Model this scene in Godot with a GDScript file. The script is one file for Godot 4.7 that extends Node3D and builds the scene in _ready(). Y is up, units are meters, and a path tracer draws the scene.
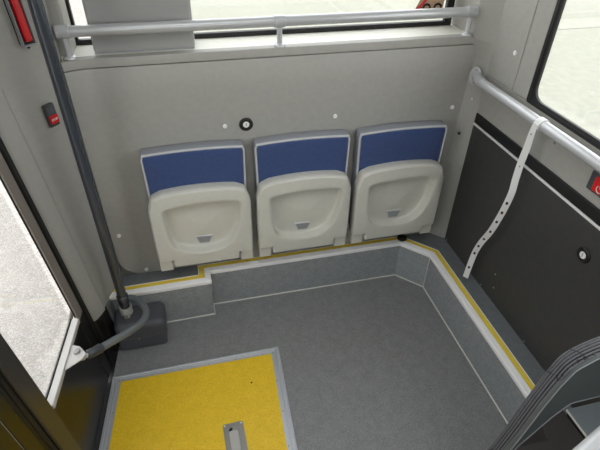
extends Node3D

# ------------------------------------------------------------------ mesh builder
class MB:
	var v := PackedVector3Array()
	var n := PackedVector3Array()
	var ix := PackedInt32Array()
	func tri(a: Vector3, b: Vector3, c: Vector3, na: Vector3, nb: Vector3, nc: Vector3) -> void:
		var k := v.size()
		var g := (b - a).cross(c - a)
		if g.length_squared() < 1e-18: return
		if g.dot(na + nb + nc) > 0.0:
			v.append_array([a, c, b]); n.append_array([na, nc, nb])
		else:
			v.append_array([a, b, c]); n.append_array([na, nb, nc])
		ix.append_array([k, k + 1, k + 2])
	func quad(a: Vector3, b: Vector3, c: Vector3, d: Vector3, nn: Vector3) -> void:
		tri(a, b, c, nn, nn, nn); tri(a, c, d, nn, nn, nn)
	# a box with rounded edges
	func rbox(c: Vector3, s: Vector3, r: float, b := Basis.IDENTITY, k := 2) -> void:
		var h := s * 0.5
		r = minf(r, minf(h.x, minf(h.y, h.z)) * 0.999)
		var inner := h - Vector3(r, r, r)
		for ax in 3:
			for sg in [-1.0, 1.0]:
				var a1 := (ax + 1) % 3
				var a2 := (ax + 2) % 3
				var t1 := _steps(h[a1], r, k)
				var t2 := _steps(h[a2], r, k)
				for i in t1.size() - 1:
					for j in t2.size() - 1:
						var ps := []
						var ns := []
						for q in [[i, j], [i + 1, j], [i + 1, j + 1], [i, j + 1]]:
							var p := Vector3.ZERO
							p[ax] = sg * h[ax]; p[a1] = t1[q[0]]; p[a2] = t2[q[1]]
							var ii := Vector3(clampf(p.x, -inner.x, inner.x), clampf(p.y, -inner.y, inner.y), clampf(p.z, -inner.z, inner.z))
							var d := (p - ii).normalized()
							ps.append(c + b * (ii + d * r)); ns.append(b * d)
						tri(ps[0], ps[1], ps[2], ns[0], ns[1], ns[2]); tri(ps[0], ps[2], ps[3], ns[0], ns[2], ns[3])
	func _steps(h: float, r: float, k: int) -> Array:
		var o := []
		for i in k + 1: o.append(-h + r * (1.0 - tan(PI / 4 * (1.0 - float(i) / k))))
		for i in k + 1: o.append(h - r * (1.0 - tan(PI / 4 * float(i) / k)))
		return o
	# rings of equal count, counter-clockwise seen from where they go
	func loft(rings: Array, cap_a := false, cap_b := false, smooth := true, closed := true) -> void:
		var m: int = rings[0].size()
		var fn := []
		var mm := m if closed else m - 1
		for i in rings.size() - 1:
			var row := []
			for j in mm:
				var a: Vector3 = rings[i][j]; var b: Vector3 = rings[i][(j + 1) % m]; var c: Vector3 = rings[i + 1][(j + 1) % m]; var d: Vector3 = rings[i + 1][j]
				row.append((c - a).cross(d - b).normalized())
			fn.append(row)
		for i in rings.size() - 1:
			for j in mm:
				var a: Vector3 = rings[i][j]; var b: Vector3 = rings[i][(j + 1) % m]; var c: Vector3 = rings[i + 1][(j + 1) % m]; var d: Vector3 = rings[i + 1][j]
				var f: Vector3 = fn[i][j]
				if f.length_squared() < 0.5: continue
				if smooth:
					var na := _vn(fn, i, j, mm, closed, f); var nb := _vn(fn, i, j + 1, mm, closed, f); var nc := _vn(fn, i + 1, j + 1, mm, closed, f); var nd := _vn(fn, i + 1, j, mm, closed, f)
					tri(a, b, c, na, nb, nc); tri(a, c, d, na, nc, nd)
				else:
					tri(a, b, c, f, f, f); tri(a, c, d, f, f, f)
		if cap_a: cap(rings[0], true)
		if cap_b: cap(rings[rings.size() - 1], false)
	func _vn(fn: Array, i: int, j: int, mm: int, closed: bool, f: Vector3) -> Vector3:
		var s := Vector3.ZERO
		for di in [-1, 0]:
			for dj in [-1, 0]:
				var ii: int = i + di
				var jj: int = j + dj
				if ii < 0 or ii >= fn.size(): continue
				if closed: jj = (jj + mm) % mm
				elif jj < 0 or jj >= mm: continue
				var g: Vector3 = fn[ii][jj]
				if g.dot(f) > 0.78: s += g
		return s.normalized() if s.length_squared() > 1e-9 else f
	func cap(ring, back: bool) -> void:
		var c := Vector3.ZERO
		for p in ring: c += p
		c /= ring.size()
		var nn := Vector3.ZERO
		for j in ring.size(): nn += (ring[j] - c).cross(ring[(j + 1) % ring.size()] - c)
		nn = nn.normalized() * (-1.0 if back else 1.0)
		for j in ring.size(): tri(c, ring[j], ring[(j + 1) % ring.size()], nn, nn, nn)
	# a round tube along points
	func tube(pts: Array, r, sides := 16, caps := true) -> void:
		var rings := []
		var up := Vector3.UP
		var t0: Vector3 = (pts[1] - pts[0]).normalized()
		if absf(t0.dot(up)) > 0.9: up = Vector3.RIGHT
		var x := t0.cross(up).normalized()
		for i in pts.size():
			var t: Vector3
			if i == 0: t = t0
			elif i == pts.size() - 1: t = (pts[i] - pts[i - 1]).normalized()
			else: t = ((pts[i] - pts[i - 1]).normalized() + (pts[i + 1] - pts[i]).normalized()).normalized()
			x = (x - t * x.dot(t)).normalized()
			var y := t.cross(x)
			var rr: float = r[i] if r is Array else r
			var ring := []
			for k in sides:
				var a := TAU * k / sides
				ring.append(pts[i] + (x * cos(a) + y * sin(a)) * rr)
			rings.append(ring)
		loft(rings, caps, caps)
	# prism: outline in the plane of (o, ex, ey), from depth z0 to z1 along ez, edges rounded by e
	func prism(outline: Array, z0: float, z1: float, e: float, o := Vector3.ZERO, b := Basis.IDENTITY, smooth := true) -> void:
		var rr := []
		for q in [[e, z0], [e * 0.3, z0 + e * 0.3], [0.0, z0 + e], [0.0, z1 - e], [e * 0.3, z1 - e * 0.3], [e, z1]]:
			rr.append(lift(inset(outline, q[0]), q[1], o, b))
		loft(rr, true, true, smooth)
	static func lift(outline: Array, z: float, o: Vector3, b: Basis) -> Array:
		var r := []
		for p in outline: r.append(o + b * Vector3(p.x, p.y, z))
		return r
	static func inset(outline: Array, d: float) -> Array:
		if is_zero_approx(d): return outline
		var r := []
		var m := outline.size()
		for j in m:
			var a: Vector2 = outline[(j + m - 1) % m]; var p: Vector2 = outline[j]; var c: Vector2 = outline[(j + 1) % m]
			var n1 := Vector2(-(p - a).y, (p - a).x).normalized()
			var n2 := Vector2(-(c - p).y, (c - p).x).normalized()
			var s := n1 + n2
			r.append(p + s * (2.0 * d / maxf(0.8, s.length_squared())))
		return r
	func mesh() -> ArrayMesh:
		var am := ArrayMesh.new()
		var ar := []
		ar.resize(Mesh.ARRAY_MAX)
		ar[Mesh.ARRAY_VERTEX] = v; ar[Mesh.ARRAY_NORMAL] = n; ar[Mesh.ARRAY_INDEX] = ix
		am.add_surface_from_arrays(Mesh.PRIMITIVE_TRIANGLES, ar)
		return am

# ------------------------------------------------------------------ helpers
var M := {}
var taken := {}

func numbered(called: String) -> String:
	if not taken.has(called):
		taken[called] = 0
		return called
	taken[called] += 1
	return "%s_%03d" % [called, taken[called]]

func build(mb: MB, called: String, m: Material, parent: Node = null) -> MeshInstance3D:
	var o := MeshInstance3D.new()
	o.mesh = mb.mesh()
	o.material_override = m
	o.cast_shadow = GeometryInstance3D.SHADOW_CASTING_SETTING_ON
	if parent == null:
		o.name = numbered(called); add_child(o)
	else:
		o.name = called; parent.add_child(o, true)
	return o

func thing(called: String, label: String, category: String, at := Vector3.ZERO, group := "", kind := "") -> Node3D:
	var o := Node3D.new()
	o.name = numbered(called); add_child(o)
	o.position = at
	o.set_meta("label", label); o.set_meta("category", category)
	if group != "": o.set_meta("group", group)
	if kind != "": o.set_meta("kind", kind)
	return o

func struct_root(called: String, label: String) -> Node3D:
	var o := Node3D.new()
	o.name = called; taken[called] = 0; add_child(o)
	o.set_meta("label", label); o.set_meta("kind", "structure")
	return o

func box_part(parent: Node, called: String, m: Material, lo: Vector3, hi: Vector3, r := 0.0015) -> MeshInstance3D:
	var mb := MB.new()
	mb.rbox((lo + hi) * 0.5, hi - lo, r, Basis.IDENTITY, 1)
	return build(mb, called, m, parent)

func mat(c: Color, rough := 0.6, metal := 0.0) -> StandardMaterial3D:
	var m := StandardMaterial3D.new()
	m.albedo_color = c; m.roughness = rough; m.metallic = metal
	return m

# a speckled colour: a base, soft mottling and sprinkled flecks
func speckle(seed_: int, base: Color, mottle: float, flecks: Array, size := 512) -> ImageTexture:
	var rng := RandomNumberGenerator.new()
	rng.seed = seed_
	var nz := FastNoiseLite.new()
	nz.seed = seed_; nz.frequency = 0.02; nz.fractal_octaves = 4
	var im := nz.get_seamless_image(size, size)
	im.convert(Image.FORMAT_RGBA8)
	for y in size:
		for x in size:
			var t := (im.get_pixel(x, y).r - 0.5) * 2.0 * mottle + (rng.randf() - 0.5) * mottle * 0.8
			im.set_pixel(x, y, Color(clampf(base.r + t, 0, 1), clampf(base.g + t, 0, 1), clampf(base.b + t, 0, 1)))
	for f in flecks:
		var w: int = f[2]
		for k in int(f[1] * size * size):
			var px := rng.randi_range(0, size - 1)
			var py := rng.randi_range(0, size - 1)
			for dx in w:
				for dy in w:
					if w > 2 and rng.randf() < 0.25: continue
					im.set_pixel((px + dx) % size, (py + dy) % size, f[0])
	im.generate_mipmaps()
	return ImageTexture.create_from_image(im)

func spk(seed_: int, base: Color, mottle: float, flecks: Array, per_metre: float, rough: float, size := 512) -> StandardMaterial3D:
	var m := StandardMaterial3D.new()
	m.albedo_texture = speckle(seed_, base, mottle, flecks, size)
	m.uv1_triplanar = true; m.uv1_world_triplanar = true
	m.uv1_scale = Vector3.ONE * per_metre
	m.roughness = rough
	return m

func rounded(pts: Array, radii, seg := 6) -> Array:
	var o := []
	var m := pts.size()
	for j in m:
		var a: Vector2 = pts[(j + m - 1) % m]; var p: Vector2 = pts[j]; var c: Vector2 = pts[(j + 1) % m]
		var r: float = radii[j] if radii is Array else radii
		var d1 := (a - p).normalized(); var d2 := (c - p).normalized()
		var half := acos(clampf(d1.dot(d2), -1, 1)) * 0.5
		if r < 1e-5 or half > PI * 0.49:
			o.append(p); continue
		var tl := minf(r / tan(half), minf((a - p).length(), (c - p).length()) * 0.49)
		var s := p + d1 * tl; var e := p + d2 * tl
		for k in seg + 1:
			var t := float(k) / seg
			o.append(s.lerp(p, t).lerp(p.lerp(e, t), t))
	return o

func polar(outline: Array, c: Vector2, count: int) -> Array:
	var o := []
	for k in count:
		var a := TAU * k / count
		var d := Vector2(cos(a), sin(a))
		var best := 0.0
		for j in outline.size():
			var p: Vector2 = outline[j] - c
			var q: Vector2 = outline[(j + 1) % outline.size()] - c
			var e := q - p
			var den := d.cross(e)
			if absf(den) < 1e-12: continue
			var t := p.cross(e) / den
			var s := p.cross(d) / den
			if t > 0 and s >= -1e-6 and s <= 1.000001: best = maxf(best, t)
		o.append(c + d * best)
	return o

func spline(pts: Array, per := 8) -> Array:
	var o := []
	for i in pts.size() - 1:
		var p0: Vector3 = pts[maxi(i - 1, 0)]; var p1: Vector3 = pts[i]; var p2: Vector3 = pts[i + 1]; var p3: Vector3 = pts[mini(i + 2, pts.size() - 1)]
		for k in per:
			o.append(p1.cubic_interpolate(p2, p0, p3, float(k) / per))
	o.append(pts[pts.size() - 1])
	return o

func disc_basis(nrm: Vector3) -> Basis:
	var up := Vector3.UP if absf(nrm.dot(Vector3.UP)) < 0.95 else Vector3.RIGHT
	var x := up.cross(nrm).normalized()
	return Basis(x, nrm.cross(x).normalized(), nrm.normalized())

func circle(r: float, k := 20) -> Array:
	var o := []
	for i in k: o.append(Vector2(cos(TAU * i / k), sin(TAU * i / k)) * r)
	return o

func stud(parent: Node, called: String, m: Material, at: Vector3, nrm: Vector3, r: float, h: float, sink := 0.002) -> MeshInstance3D:
	var mb := MB.new()
	mb.prism(circle(r, 14), -sink, h, minf(r, h) * 0.35, at, disc_basis(nrm))
	return build(mb, called, m, parent)

# the door side: a plane that leans out by five degrees and runs a little askew
const P1 := Vector3(-0.425, 0, 0.364)
var U := Vector3(-0.098, 0, 0.9952).normalized()
var V := Vector3(-0.0868, 0.9962, -0.0086).normalized()
var N := Vector3(-0.9914, -0.0872, -0.0977).normalized()   # outwards
func W(a: float, b: float, o := 0.0) -> Vector3:
	return P1 + U * a + V * b + N * o
func wbox(parent: Node, called: String, m: Material, u0: float, u1: float, v0: float, v1: float, o0: float, o1: float, r := 0.002) -> MeshInstance3D:
	var mb := MB.new()
	var b := Basis(U, V, N)
	mb.rbox(W((u0 + u1) * 0.5, (v0 + v1) * 0.5, (o0 + o1) * 0.5), Vector3(u1 - u0, v1 - v0, o1 - o0), r, b, 2)
	return build(mb, called, m, parent)

# a profile (t inwards from the path, y) swept along a path in plan, mitred
func sweep(mb: MB, path: Array, prof: Array) -> void:
	var rings := []
	for i in path.size():
		var n1 := Vector2.ZERO
		var n2 := Vector2.ZERO
		if i > 0:
			var d: Vector2 = (path[i] - path[i - 1]).normalized(); n1 = Vector2(d.y, -d.x)
		if i < path.size() - 1:
			var d: Vector2 = (path[i + 1] - path[i]).normalized(); n2 = Vector2(d.y, -d.x)
		if i == 0: n1 = n2
		if i == path.size() - 1: n2 = n1
		var s := n1 + n2
		var mi := s * 2.0 / s.length_squared()
		var ring := []
		for q in prof:
			var w: Vector2 = path[i] + mi * q.x
			ring.append(Vector3(w.x, q.y, w.y))
		rings.append(ring)
	mb.loft(rings, true, true, false)

# ------------------------------------------------------------------ scene
const LEDGE := 0.205

func _ready() -> void:
	camera_and_light()
	materials()
	ground()
	floor_and_ledge()
	rear_wall()
	side_wall()
	door_side()
	shell()
	floor_hatch()
	fold_seats()
	rails()
	door_gear()
	small_things()
	near_seat()

func camera_and_light() -> void:
	var cam := Camera3D.new()
	cam.name = "camera"
	cam.keep_aspect = Camera3D.KEEP_HEIGHT
	cam.fov = 50.034
	cam.near = 0.05; cam.far = 200.0
	var b := Basis(Vector3.UP, deg_to_rad(-14.2565)) * Basis(Vector3.RIGHT, deg_to_rad(-37.345)) * Basis(Vector3.BACK, deg_to_rad(1.0825))
	cam.transform = Transform3D(b, Vector3(0, 1.65, 1.65))
	add_child(cam); cam.current = true
	var sm := ProceduralSkyMaterial.new()
	sm.sky_top_color = Color(0.95, 0.96, 0.97)
	sm.sky_horizon_color = Color(0.97, 0.97, 0.96)
	sm.ground_horizon_color = Color(0.80, 0.79, 0.76)
	sm.ground_bottom_color = Color(0.70, 0.69, 0.66)
	sm.sky_energy_multiplier = 1.0
	var sky := Sky.new()
	sky.sky_material = sm
	var e := Environment.new()
	e.background_mode = Environment.BG_SKY
	e.sky = sky
	e.tonemap_mode = Environment.TONE_MAPPER_LINEAR
	e.tonemap_exposure = 3.9
	e.sdfgi_enabled = true; e.ssao_enabled = true; e.ssil_enabled = true
	var we := WorldEnvironment.new()
	we.name = "environment"; we.environment = e
	add_child(we)

func materials() -> void:
	M.wall = spk(11, Color(0.625, 0.62, 0.595), 0.012, [], 3.0, 0.55)
	M.ceiling = mat(Color(0.78, 0.78, 0.77), 0.7)
	M.sill = mat(Color(0.86, 0.86, 0.815), 0.5)  # paler than the wall: daylight from the rear glass put into the colour
	M.floor = spk(21, Color(0.515, 0.515, 0.515), 0.025, [[Color(0.59, 0.59, 0.59), 0.025, 2], [Color(0.445, 0.445, 0.445), 0.025, 2]], 1.6, 0.42)
	M.riser = spk(22, Color(0.57, 0.585, 0.585), 0.03, [[Color(0.67, 0.68, 0.68), 0.03, 2], [Color(0.49, 0.50, 0.505), 0.025, 2]], 1.8, 0.5)
	M.ledge = spk(23, Color(0.43, 0.445, 0.455), 0.02, [[Color(0.5, 0.51, 0.52), 0.02, 1]], 2.6, 0.45)
	M.seam = mat(Color(0.80, 0.80, 0.76), 0.5)
	M.nose_white = mat(Color(0.96, 0.955, 0.95), 0.4)
	M.nose_yellow = mat(Color(0.93, 0.82, 0.30), 0.45)
	M.alu = mat(Color(0.78, 0.79, 0.81), 0.38, 0.55)
	M.yellow = spk(24, Color(0.93, 0.77, 0.14), 0.025, [[Color(0.96, 0.83, 0.26), 0.03, 2], [Color(0.85, 0.69, 0.12), 0.025, 2]], 1.8, 0.4)
	M.steel = mat(Color(0.62, 0.61, 0.59), 0.4, 0.6)
	M.black_panel = spk(31, Color(0.235, 0.232, 0.228), 0.012, [], 2.0, 0.5)
	M.black = mat(Color(0.08, 0.08, 0.08), 0.5)
	M.rubber = mat(Color(0.05, 0.05, 0.048), 0.55)
	M.gloss_black = mat(Color(0.03, 0.03, 0.03), 0.28)
	M.frame_brown = mat(Color(0.21, 0.195, 0.175), 0.27)
	M.stile = mat(Color(0.47, 0.44, 0.41), 0.35)
	M.frame_light = mat(Color(0.72, 0.71, 0.69), 0.35)
	M.white_strip = mat(Color(0.86, 0.86, 0.85), 0.4)
	M.rail = mat(Color(0.75, 0.755, 0.76), 0.25, 0.25)
	M.pole = mat(Color(0.36, 0.38, 0.41), 0.2, 0.65)
	M.tube_grey = mat(Color(0.45, 0.47, 0.48), 0.4, 0.3)
	M.drive_box = spk(33, Color(0.30, 0.31, 0.33), 0.012, [], 3.0, 0.5)
	M.pan = spk(41, Color(0.80, 0.795, 0.755), 0.008, [], 3.0, 0.42)
	M.seat_shell = mat(Color(0.56, 0.575, 0.60), 0.45)
	M.seat_rim = mat(Color(0.78, 0.785, 0.79), 0.4)
	M.fabric = spk(42, Color(0.20, 0.275, 0.45), 0.02, [[Color(0.25, 0.33, 0.51), 0.12, 1], [Color(0.155, 0.22, 0.38), 0.12, 1]], 5.0, 0.85)
	M.fabric.rim_enabled = true; M.fabric.rim = 0.3
	M.tag_grey = mat(Color(0.55, 0.56, 0.57), 0.5)
	M.cap_white = mat(Color(0.92, 0.92, 0.90), 0.4)
	M.red = mat(Color(0.78, 0.08, 0.11), 0.3)
	M.red_lit = mat(Color(0.80, 0.06, 0.09), 0.3)
	M.housing = mat(Color(0.24, 0.25, 0.26), 0.4)
	M.mullion = mat(Color(0.60, 0.60, 0.59), 0.6)
	M.strap = mat(Color(0.90, 0.90, 0.89), 0.55)
	M.dark_weave = spk(43, Color(0.40, 0.40, 0.415), 0.03, [[Color(0.5, 0.5, 0.51), 0.1, 1], [Color(0.3, 0.3, 0.31), 0.1, 1]], 6.0, 0.85)
	M.near_shell = mat(Color(0.33, 0.355, 0.35), 0.5)
	M.dark_brown = mat(Color(0.20, 0.185, 0.18), 0.7)
	M.box_grey = mat(Color(0.46, 0.49, 0.50), 0.5)
	M.concrete = spk(51, Color(0.545, 0.545, 0.49), 0.035, [[Color(0.60, 0.60, 0.545), 0.03, 2], [Color(0.52, 0.515, 0.465), 0.02, 2]], 0.7, 0.9)
	M.aggregate = spk(52, Color(0.595, 0.575, 0.55), 0.03, [[Color(0.67, 0.65, 0.625), 0.03, 4], [Color(0.53, 0.51, 0.485), 0.025, 4], [Color(0.48, 0.46, 0.44), 0.005, 3]], 1.1, 0.9)
	var g := mat(Color(0.86, 0.90, 0.88, 0.06), 0.02)
	g.transparency = BaseMaterial3D.TRANSPARENCY_ALPHA
	M.glass = g

func ground() -> void:
	var g := struct_root("ground", "pale concrete slabs and aggregate paving outside the bus")
	var y := -0.35
	box_part(g, "concrete_slab", M.concrete, Vector3(-0.75, y - 0.2, -30), Vector3(40, y, -4.765), 0.004)
	box_part(g, "concrete_slab", M.concrete, Vector3(-0.75, y - 0.2, -4.74), Vector3(40, y, 30), 0.004)
	box_part(g, "aggregate_paving", M.aggregate, Vector3(-40, y - 0.2, -30), Vector3(-0.77, y, 30), 0.004)

# nosing path in plan, front edge of the raised ledge
var EDGE := [Vector2(-0.43, 0.121), Vector2(0.0, 0.115), Vector2(0.0, 0.054), Vector2(0.898, 0.054), Vector2(1.0, 0.165), Vector2(0.992, 3.2)]

func floor_and_ledge() -> void:
	var f := struct_root("floor", "dark grey speckled vinyl bus floor")
	var fb := MB.new()
	var fo := [Vector2(-0.37, 0.03), Vector2(1.12, 0.03), Vector2(1.12, -3.3), Vector2(-0.7137, -3.3), Vector2(-0.392, -0.03)]
	fo.reverse()
	fb.prism(fo, -0.06, 0.0, 0.001, Vector3.ZERO, Basis(Vector3.RIGHT, Vector3(0, 0, -1), Vector3.UP), false)
	build(fb, "vinyl_sheet", M.floor, f)
	var l := struct_root("trim_1", "raised vinyl ledge with white and yellow nosing along the walls")
	# top of the ledge
	var mb := MB.new()
	var outline := [Vector2(-0.43, 0.0), Vector2(-0.43, 0.10), Vector2(-0.012, 0.10), Vector2(-0.012, 0.04), Vector2(0.905, 0.04), Vector2(1.012, 0.16), Vector2(1.012, 3.2), Vector2(1.14, 3.2), Vector2(1.14, 0.0)]
	var polys := [[outline[0], outline[1], outline[2], Vector2(-0.012, 0.0)], [Vector2(-0.012, 0.0), outline[3], outline[4], Vector2(0.905, 0.0)], [Vector2(0.905, 0.0), outline[4], outline[5], Vector2(1.012, 0.0)], [Vector2(1.012, 0.0), outline[6], outline[7], outline[8]]]
	for p in polys:
		for k in p.size() - 2:
			mb.tri(Vector3(p[0].x, LEDGE, p[0].y), Vector3(p[k + 1].x, LEDGE, p[k + 1].y), Vector3(p[k + 2].x, LEDGE, p[k + 2].y), Vector3.UP, Vector3.UP, Vector3.UP)
			mb.tri(Vector3(p[0].x, LEDGE - 0.03, p[0].y), Vector3(p[k + 1].x, LEDGE - 0.03, p[k + 1].y), Vector3(p[k + 2].x, LEDGE - 0.03, p[k + 2].y), Vector3.DOWN, Vector3.DOWN, Vector3.DOWN)
	build(mb, "ledge_top", M.ledge, l)
	# one riser panel for each straight run
	for i in EDGE.size() - 1:
		mb = MB.new()
		sweep(mb, [EDGE[i], EDGE[i + 1]], [Vector2(0.0, 0.0), Vector2(0.0, 0.2), Vector2(0.02, 0.2), Vector2(0.02, 0.0)])
		build(mb, "riser_panel", M.riser, l)
	# white edge profile with two fine ribs
	mb = MB.new()
	sweep(mb, EDGE, [Vector2(-0.004, 0.191), Vector2(-0.005, 0.206), Vector2(-0.002, 0.2095), Vector2(0.007, 0.2105), Vector2(0.009, 0.2085), Vector2(0.012, 0.2085), Vector2(0.014, 0.2105), Vector2(0.021, 0.2105), Vector2(0.022, 0.2), Vector2(0.003, 0.198), Vector2(0.001, 0.191)])
	build(mb, "white_nosing", M.nose_white, l)
	mb = MB.new()
	sweep(mb, EDGE, [Vector2(0.0225, 0.2), Vector2(0.0225, 0.2060), Vector2(0.0245, 0.2062), Vector2(0.0255, 0.2095), Vector2(0.0415, 0.2095), Vector2(0.043, 0.208), Vector2(0.043, 0.2)])
	build(mb, "yellow_strip", M.nose_yellow, l)
	mb = MB.new()
	sweep(mb, EDGE, [Vector2(0.0435, 0.2), Vector2(0.0435, 0.2095), Vector2(0.0465, 0.2095), Vector2(0.0475, 0.2)])
	build(mb, "white_nosing", M.nose_white, l)
	# welded seams at the foot of the risers
	mb = MB.new()
	sweep(mb, EDGE, [Vector2(-0.004, 0.0), Vector2(-0.003, 0.0025), Vector2(0.0, 0.004), Vector2(0.002, 0.0)])
	build(mb, "weld_seam", M.seam, l)
	mb = MB.new()
	mb.tube([Vector3(0.9995, 0.0, 0.1645), Vector3(0.9995, 0.192, 0.1645)], 0.0018, 8)
	build(mb, "weld_seam", M.seam, l)

func rear_wall() -> void:
	var w := struct_root("wall_back", "light grey rear wall panel below the rear window")
	# the large panel; its end by the door curls forward
	var plan := []
	for k in 9:
		var t := float(k) / 8.0
		plan.append(Vector2(-0.362 + 0.095 * t, 0.022 * pow(1.0 - t, 2.2)))
	plan.append(Vector2(0.2, 0.0)); plan.append(Vector2(0.7, 0.0)); plan.append(Vector2(1.056, 0.0))
	var mb := MB.new()
	var rings := []
	for yy in [0.20, 0.203, 0.22, 0.25, 0.3, 0.36, 0.44, 0.6, 0.8, 1.0, 1.095, 1.0975]:
		var ring := []
		var cut := 0.0
		if yy < 0.3: cut = 0.075 * pow((0.3 - yy) / 0.1, 2.0)
		for j in plan.size():
			var p: Vector2 = plan[j]
			var zz := p.y
			if j == plan.size() - 1: p.x = 1.056 + (yy - 0.2) * 0.05
			if j == 0 or p.x < -0.362 + cut:
				p.x = maxf(p.x, -0.362 + cut)
				var t := clampf((p.x + 0.362) / 0.095, 0, 1)
				zz = 0.022 * pow(1.0 - t, 2.2)
			if yy > 1.096: zz -= 0.002
			ring.append(Vector3(p.x, yy, zz))
		rings.append(ring)
	mb.loft(_flip(rings), false, false, true, false)
	var back := []
	for r in rings:
		var q := []
		for p in r: q.append(p + Vector3(0, 0, -0.02))
		back.append(q)
	mb.loft(back, false, false, true, false)
	build(mb, "wall_panel", M.wall, w)
	# strip above the panel joint, then the sill that runs back to the glass
	mb = MB.new()
	var sr := []
	for q in [[1.1, -0.003], [1.1015, 0.001], [1.126, 0.002], [1.1295, 0.0], [1.1305, -0.004], [1.1305, -0.03]]:
		var ring := []
		for p in plan: ring.append(Vector3(minf(p.x, 1.105) + (0.049 if p.x > 1.0 else 0.0), q[0], p.y + q[1]))
		sr.append(ring)
	mb.loft(_flip(sr), false, false, true, false)
	build(mb, "sill_front", M.wall, w)
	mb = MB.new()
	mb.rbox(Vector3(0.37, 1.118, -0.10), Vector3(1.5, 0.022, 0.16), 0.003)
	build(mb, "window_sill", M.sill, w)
	# backing of the wall, lower and upper
	box_part(w, "wall_core", M.wall, Vector3(-0.52, -0.06, -0.2), Vector3(1.3, 1.105, -0.021))
	box_part(w, "wall_core", M.wall, Vector3(-0.8, 1.95, -0.2), Vector3(1.3, 2.25, -0.03))
	# rivet caps and the dark screw
	for s in [[0.127, 0.858], [0.55, 0.858], [1.048, 0.851], [-0.262, 0.223], [0.052, 0.22], [0.62, 0.225], [0.37, 0.225]]:
		stud(w, "rivet_cap", M.cap_white, Vector3(s[0], s[1], 0), Vector3.BACK, 0.0085, 0.005)
	stud(w, "rivet_cap", M.cap_white, Vector3(-0.334, 0.43, 0.012), Vector3(0.4, 0, 0.9).normalized(), 0.008, 0.005, 0.004)
	# grey post between the two rear panes
	var p := struct_root("trim_2", "grey window post standing on the sill behind the handrail")
	mb = MB.new()
	mb.rbox(Vector3(-0.108, 1.56, -0.098), Vector3(0.326, 0.86, 0.106), 0.012)
	build(mb, "post_cover", M.mullion, p)
	box_part(p, "foot_joint", M.tag_grey, Vector3(-0.268, 1.129, -0.148), Vector3(0.052, 1.135, -0.047), 0.001)
	var g := struct_root("trim_7", "grey window post behind the door pole")
	mb = MB.new()
	mb.rbox(Vector3(-0.43, 1.58, -0.11), Vector3(0.185, 0.92, 0.13), 0.012)
	build(mb, "post_cover", M.wall, g)
	rear_window("window_1", -0.352, -0.2715, "narrow rear window pane beside the grey post")
	rear_window("window_2", 0.0555, 1.06, "wide rear window pane above the fold-up seats")
	# grey corner post, chamfered, and its dark screw
	var c := struct_root("trim_3", "grey chamfered corner post between rear wall and window side")
	mb = MB.new()
	var rr := []
	for yy in [0.2, 0.6, 1.05, 1.12, 2.2]:
		var x0: float = 1.057 + (yy - 0.2) * 0.05
		if yy > 1.06: x0 = 1.075
		rr.append([Vector3(1.2, yy, -0.2), Vector3(x0 - 0.004, yy, -0.2), Vector3(x0 - 0.004, yy, -0.004), Vector3(x0, yy, 0.001), Vector3(1.118, yy, 0.064), Vector3(1.125, yy, 0.075), Vector3(1.2, yy, 0.078)])
	mb.loft(_flip(rr), true, true, false)
	build(mb, "post_body", M.wall, c)
	stud(c, "screw_head", M.black, Vector3(1.088, 0.745, 0.031), Vector3(-0.72, 0, 0.69).normalized(), 0.006, 0.004)
	stud(c, "rivet_cap", M.cap_white, Vector3(1.1, 0.9, 0.045), Vector3(-0.72, 0, 0.69).normalized(), 0.004, 0.003)

func _flip(rings: Array) -> Array:
	var o := []
	for r in rings:
		var q: Array = r.duplicate()
		q.reverse()
		o.append(q)
	return o

func rear_window(called: String, x0: float, x1: float, label: String) -> void:
	var w := struct_root(called, label)
	var z := -0.165
	box_part(w, "glass_pane", M.glass, Vector3(x0 + 0.002, 1.135, z - 0.004), Vector3(x1 - 0.002, 1.95, z), 0.0005)
	box_part(w, "gasket", M.rubber, Vector3(x0, 1.128, z - 0.01), Vector3(x1, 1.146, z + 0.012), 0.003)
	box_part(w, "gasket", M.rubber, Vector3(x0, 1.94, z - 0.01), Vector3(x1, 1.96, z + 0.012), 0.003)
	# the upright gasket on the side away from the grey post
	if x0 < -0.3: box_part(w, "gasket", M.rubber, Vector3(x0, 1.146, z - 0.01), Vector3(x0 + 0.024, 1.94, z + 0.012), 0.003)
	else: box_part(w, "gasket", M.rubber, Vector3(x1 - 0.03, 1.146, z - 0.01), Vector3(x1, 1.94, z + 0.012), 0.003)

const XR := 1.12

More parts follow.
